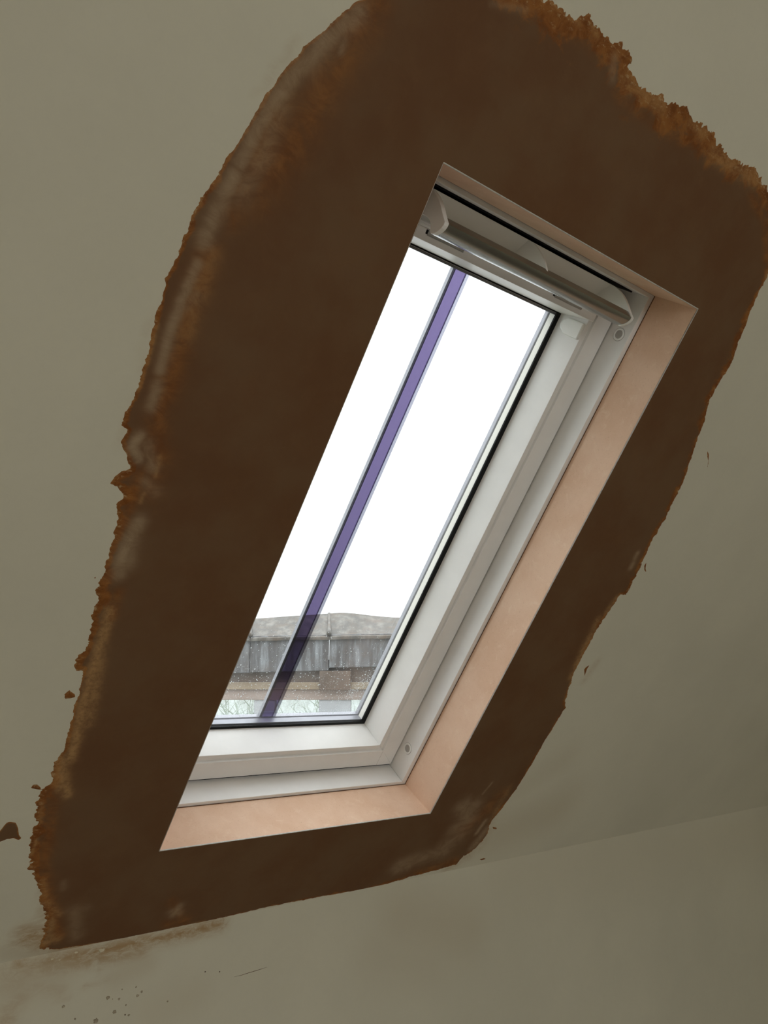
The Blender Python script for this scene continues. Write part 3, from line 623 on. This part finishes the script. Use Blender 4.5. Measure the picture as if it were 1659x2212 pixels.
# pivot covers on the stiles
def pivot(side):
    # rounded tongue lying on the splayed inner side of the stile (n along, v across)
    prof = [(147.5, -14.5), (147.5, 14.5), (152, 16), (176, 15.5), (184, 14.6), (186, 11.5), (192, 7.5), (195.5, 0), (192, -7.5), (186, -11.5), (184, -14.6), (176, -15.5), (152, -16)]
    vc = 991.0; A = []; B = []
    for n, dv in prof:
        s = SU1 - 52.0 - 11.5 * (n - 147) / 60.0                       # surface of the splay
        if side > 0: A.append(L(s + 1.0, vc + dv, n)); B.append(L(s - 5.5, vc + dv * 0.93, n - (0.8 if n > 180 else -1.5 if n < 150 else 0)))
        else: A.append(L(OW - s - 1.0, vc + dv, n)); B.append(L(OW - s + 5.5, vc + dv * 0.93, n - (0.8 if n > 180 else -1.5 if n < 150 else 0)))
    return loft(A, B)
for s in (1, -1): wp('pivot_cover', pivot(s), 'white_plastic', bev=0.0022, label='rounded white pivot cover')
# screw cups in the jambs
def cup(u, v, n, s):
    V_ = []; F_ = []; K_ = 28
    for r, h in ((11.6, 0.05), (11.6, 1.1), (11.0, 1.5), (8.6, 1.5), (8.0, 1.1), (7.8, -0.0)):
        V_ += [L(u - s * h, v + r * math.cos(2 * math.pi * k / K_), n + r * math.sin(2 * math.pi * k / K_)) for k in range(K_)]
    for i in range(5): F_ += [[i * K_ + k, i * K_ + (k + 1) % K_, (i + 1) * K_ + (k + 1) % K_, (i + 1) * K_ + k] for k in range(K_)]
    return V_, F_
def disc(u, v, n, s, R=8.0, h=0.3):
    K_ = 28; V_ = [L(u - s * h, v + R * math.cos(2 * math.pi * k / K_), n + R * math.sin(2 * math.pi * k / K_)) for k in range(K_)]
    V2 = [L(u + s * 0.0, v + R * math.cos(2 * math.pi * k / K_), n + R * math.sin(2 * math.pi * k / K_)) for k in range(K_)]
    return loft(V_, V2)
for u, s in ((FU1, 1), (FU0, -1)):
    for v, n in ((66, 120.5), (1014, 116)):
        c_ = wp('screw_cup', cup(u, v, n, s), 'white_plastic', smooth=True); c_.data.set_sharp_from_angle(angle=math.radians(40))
        wp('cup_recess_rim_shade', disc(u, v, n, s), 'cup', c_)
        wp('cup_recess_rim_shade', disc(u, v, n, s, 12.5, 0.12), 'cup', c_)  # wider grey disc paints a shadow line round the cup rim
# rain droplets and smears on the outside of the outer pane
dv_, df_ = [], []
ico = bmesh.new(); bmesh.ops.create_icosphere(ico, subdivisions=1, radius=1.0); iv = [tuple(v.co) for v in ico.verts]; fi = [[v.index for v in f.verts] for f in ico.faces]; ico.free()
rd = random.Random(5)
def drop(u, v, r):
    if not (GU0 + 9 < u < GU1 - 9 and GV0 + 8 < v < GV1 - 9) or 262 < u < 301: return
    o = len(dv_); dv_.extend(L(u + x * r, v + y * r, 228.1 + abs(z) * r * 0.5) for x, y, z in iv); df_.extend([[i + o for i in f] for f in fi])
for i in range(2600):
    v = GV0 + 8 + abs(rd.gauss(0, 1)) * 85
    if v > 300: continue
    drop(rd.uniform(GU0, GU1), v, 0.35 + 0.95 * rd.random() ** 4)
for i in range(60): drop(rd.uniform(GU0, GU1), rd.uniform(120, 270), rd.uniform(0.9, 1.9))
for k in range(5):
    for i in range(70): drop(GU0 + 10 + i * 6 + rd.uniform(-1, 1), GV0 + 9 + k * 2.6 + rd.uniform(-.4, .4), rd.uniform(0.35, 0.8))
for i in range(220):                             # smear low on the right
    t = rd.random(); drop(455 + 42 * t + rd.gauss(0, 5 + 8 * (1 - t)), 112 + 62 * t + rd.gauss(0, 7), rd.uniform(0.35, 1.0))
for i in range(50):
    a_ = rd.choice((0.4, 2.2, 2.9, 5.0)); q = rd.random() * 14; drop(340 + q * math.cos(a_), 112 + q * math.sin(a_), rd.uniform(0.35, 1.0))
dr = wp('rain_droplets', (dv_, df_), 'drop', win, smooth=True); tag(dr, 'tiny white rain droplets on the outer pane', None, None, 'stuff')

# ------------------------------------------------------------------ outside: lead roofed lantern, trees, ground
HD = Vector((CF.x, CF.y, 0)).normalized(); RT_ = Vector((HD.y, -HD.x, 0))
BD = 5.0
BASE = Vector((CPOS.x, CPOS.y, 0)) + HD * BD; BASE.z = -0.6
BM = Matrix(((RT_.x, HD.x, 0, BASE.x), (RT_.y, HD.y, 0, BASE.y), (0, 0, 1, BASE.z), (0, 0, 0, 1)))
def bl(px, py, dep=0.0):                         # photo pixel on a face dep metres behind the front -> local (x, y, z)
    r = ray(px, py); t = (BD + dep) / r.dot(HD); q = CPOS + r * t - BASE
    return (q.dot(RT_), dep, q.z)
house = bpy.data.objects.new('roof_lantern', None); C.objects.link(house); house.matrix_world = BM
tag(house, 'lead roofed lantern with timber fascia and windows outside the skylight', 'building')
def hp(name, part, m, parent=house, bev=0.0, smooth=False):
    o = link(name, mesh_from(name, *part, smooth=smooth), m, parent)
    if bev: bevel(o, bev)
    return o
def face_box(px0, px1, py0, py1, d0, d1):        # box whose front (depth d0) fills these pixels
    x0, _, z1 = bl(px0, py0, d0); x1, _, z0 = bl(px1, py1, d0)
    return boxp(x0, x1, d0, d1, z0, z1)
def yl(px, y0, y1): return y0 + (y1 - y0) * (px - 450) / 420.0   # gentle rise to the right
joints = [31, 201, 371, 541, 711, 881, 1051, 1221]
def topy(px): return 1337 - 14 * max(0, 1 - abs(px - 742) / 210.0) if px < 742 else 1323 + 11 * min(1, (px - 742) / 110.0)
for p0, p1 in zip(joints[:-1], joints[1:]):
    fr_ = []; bk = []; cols = [p0 + (p1 - p0) * k / 6 for k in range(7)]
    for px in cols:
        fr_.append(bl(px, yl(px, 1380, 1372) + 2.0 * mnoise.noise(Vector((px * 0.03, 0, 0))), -0.02)); bk.append(bl(px, topy(px) + 1.2 * mnoise.noise(Vector((px * 0.05, 3, 0))), 0.42))
    vs_ = []; fs_ = []
    for q, w in zip(fr_, bk): vs_ += [q, w, (q[0], q[1] + 0.0, q[2] - 0.02), (w[0], w[1], w[2] - 0.06)]
    for k in range(6):
        a_, c_ = 4 * k, 4 * k + 4
        fs_ += [[a_, c_, c_ + 1, a_ + 1], [a_ + 2, a_ + 3, c_ + 3, c_ + 2], [a_, a_ + 2, c_ + 2, c_], [a_ + 1, c_ + 1, c_ + 3, a_ + 3]]
    fs_ += [[0, 1, 3, 2], [24, 26, 27, 25]]
    sheets = globals().setdefault('sheets', []); sheets.append(hp('lead_sheet', (vs_, fs_), 'lead_top', bev=0.004))
    b0 = yl((p0 + p1) / 2, 1453, 1441) + (3 if p0 < 711 else -2)
    x0, _, z1 = bl(p0 + 0.6, yl(p0, 1383, 1375), 0.0); x1, _, z1b = bl(p1 - 0.6, yl(p1, 1383, 1375), 0.0); z0 = bl(p0, b0 + 1.5, 0)[2]; z0b = bl(p1, b0 - 2.5, 0)[2]
    hp('lead_apron', loft([(x0, 0, z0), (x1, 0, z0b), (x1, 0, z1b + .02), (x0, 0, z1 + .02)], [(x0, .03, z0), (x1, .03, z0b), (x1, .03, z1b + .02), (x0, .03, z1 + .02)]), 'lead', bev=0.004)
for px, sh in zip(joints[1:-1], sheets):
    p_f = Vector(bl(px, yl(px, 1374, 1367), -0.025)); p_b = Vector(bl(px, topy(px) + 1, 0.42))
    k = 8; pts = [p_f + (p_b - p_f) * t for t in (0, 0.01, 0.04, 0.1, 0.5, 1.0)]
    hp('lead_roll', tube([tuple(p) for p in pts], 0.02, 10, [0.005, 0.012, 0.016, 0.014, 0.010, 0.010]), 'lead_top', sh, smooth=True)
PXL, PXR = 31, 1221
hp('soffit', face_box(PXL, PXR, 1425, 1473, 0.05, 0.3), 'brown_wood'); hp('fascia', face_box(PXL, PXR, 1473.4, 1489.6, 0.03, 0.3), 'tan_wood', bev=0.004)  # dark soffit front carries the shadow under the apron in its colour
hp('head_board', face_box(PXL, PXR, 1490, 1512, 0.05, 0.25), 'pink_wood', bev=0.003)
hp('soffit_bracket', face_box(690, 757, 1449, 1490.5, 0.0, 0.029), 'brown_wood', bev=0.004); hp('soffit_bracket', face_box(690 - 340, 757 - 340, 1449, 1490.5, 0.0, 0.029), 'brown_wood', bev=0.004); hp('soffit_bracket', face_box(1030, 1097, 1449, 1490.5, 0.0, 0.029), 'brown_wood', bev=0.004)
SILL = 1640
posts = [(31, 60), (209, 238), (350, 417), (549, 590), (689, 757), (889, 930), (1029, 1097), (1192, 1221)]
for p0, p1 in posts: hp('window_post', face_box(p0, p1, 1511, SILL, 0.06, 0.16), 'grey_post', bev=0.004)
for (q0, p0), (p1, q1) in zip(posts[:-1], posts[1:]): hp('window_pane', face_box(p0 + .5, p1 - .5, 1511, SILL, 0.10, 0.108), 'glass_far')
hp('window_sill', face_box(PXL - 10, PXR + 10, SILL, SILL + 16, -0.03, 0.22), 'grey_post', bev=0.006)
x0 = bl(PXL, 1660, 0)[0]; x1 = bl(PXR, 1660, 0)[0]
hp('kerb_wall', boxp(x0, x1, 0.04, 0.22, 0.0, bl(0, SILL + 16, -0.03)[2]), 'pink_wood')
gz = -0.6
o = link('ground', mesh_from('ground', *boxp(-30, 30, 1.2, 45, gz - 3.2, gz - 3.0)), 'ground'); tag(o, 'pale lawn far below the roof', None, None, 'structure')
# roof deck on which the lantern stands
o = link('roof_deck', mesh_from('roof_deck', *boxp(x0 - .6, x1 + .6, -0.6, 1.4, -0.25, -0.001)), 'lead_top', None, BM); tag(o, 'flat lead roof deck under the lantern', None, None, 'structure')
def bare_tree(px, dist, height, seed, label):
    rr = random.Random(seed); r = ray(px, 1600); base = CPOS + r * (dist / r.dot(HD)); base.z = gz - 3.0
    root = bpy.data.objects.new('bare_tree', None); C.objects.link(root); root.location = base; tag(root, label, 'tree', 'bare trees beyond the lantern')
    trunk_h = height * 0.42
    hh = [Vector((0, 0, -0.15)), Vector((.05, 0, trunk_h * .5)), Vector((0, .06, trunk_h))]
    link('trunk', mesh_from('trunk', *tube(hh, .15, 8, [.2, .16, .12]), smooth=True), 'bark', root)
    parts = []
    def grow(p, d, ln, r0, lev):
        pts = [p]; q = p.copy(); dd = d.copy()
        for k in range(4):
            dd = (dd + Vector((rr.gauss(0, .16), rr.gauss(0, .16), rr.gauss(0.05, .1)))).normalized(); q = q + dd * ln / 4; pts.append(q.copy())
        parts.append(tube(pts, r0, 5 if lev < 2 else 4, [r0 * (1 - .16 * k) for k in range(5)]))
        if lev >= 4: return
        for k in range(4 if lev < 2 else 3):
            t = pts[rr.choice((1, 2, 3, 4))]; nd = (dd + Vector((rr.gauss(0, .6), rr.gauss(0, .6), rr.gauss(.1, .35)))).normalized()
            grow(t, nd, ln * rr.uniform(.55, .75), r0 * .55, lev + 1)
    for k in range(5):
        an = 2 * math.pi * k / 5 + rr.random(); grow(Vector((0, .06, trunk_h * rr.uniform(.75, 1))), Vector((math.cos(an) * .7, math.sin(an) * .7, .75)).normalized(), height * .30, .07, 0)
    link('branches', mesh_from('branches', *join(*parts), smooth=True), 'bark', root)
bare_tree(500, 13.0, 5.4, 3, 'pale bare tree seen through the left lantern window')
bare_tree(660, 19.0, 5.5, 9, 'pale bare tree seen through the middle lantern window')
bare_tree(800, 25.5, 5.2, 21, 'pale bare tree seen through the right lantern window')
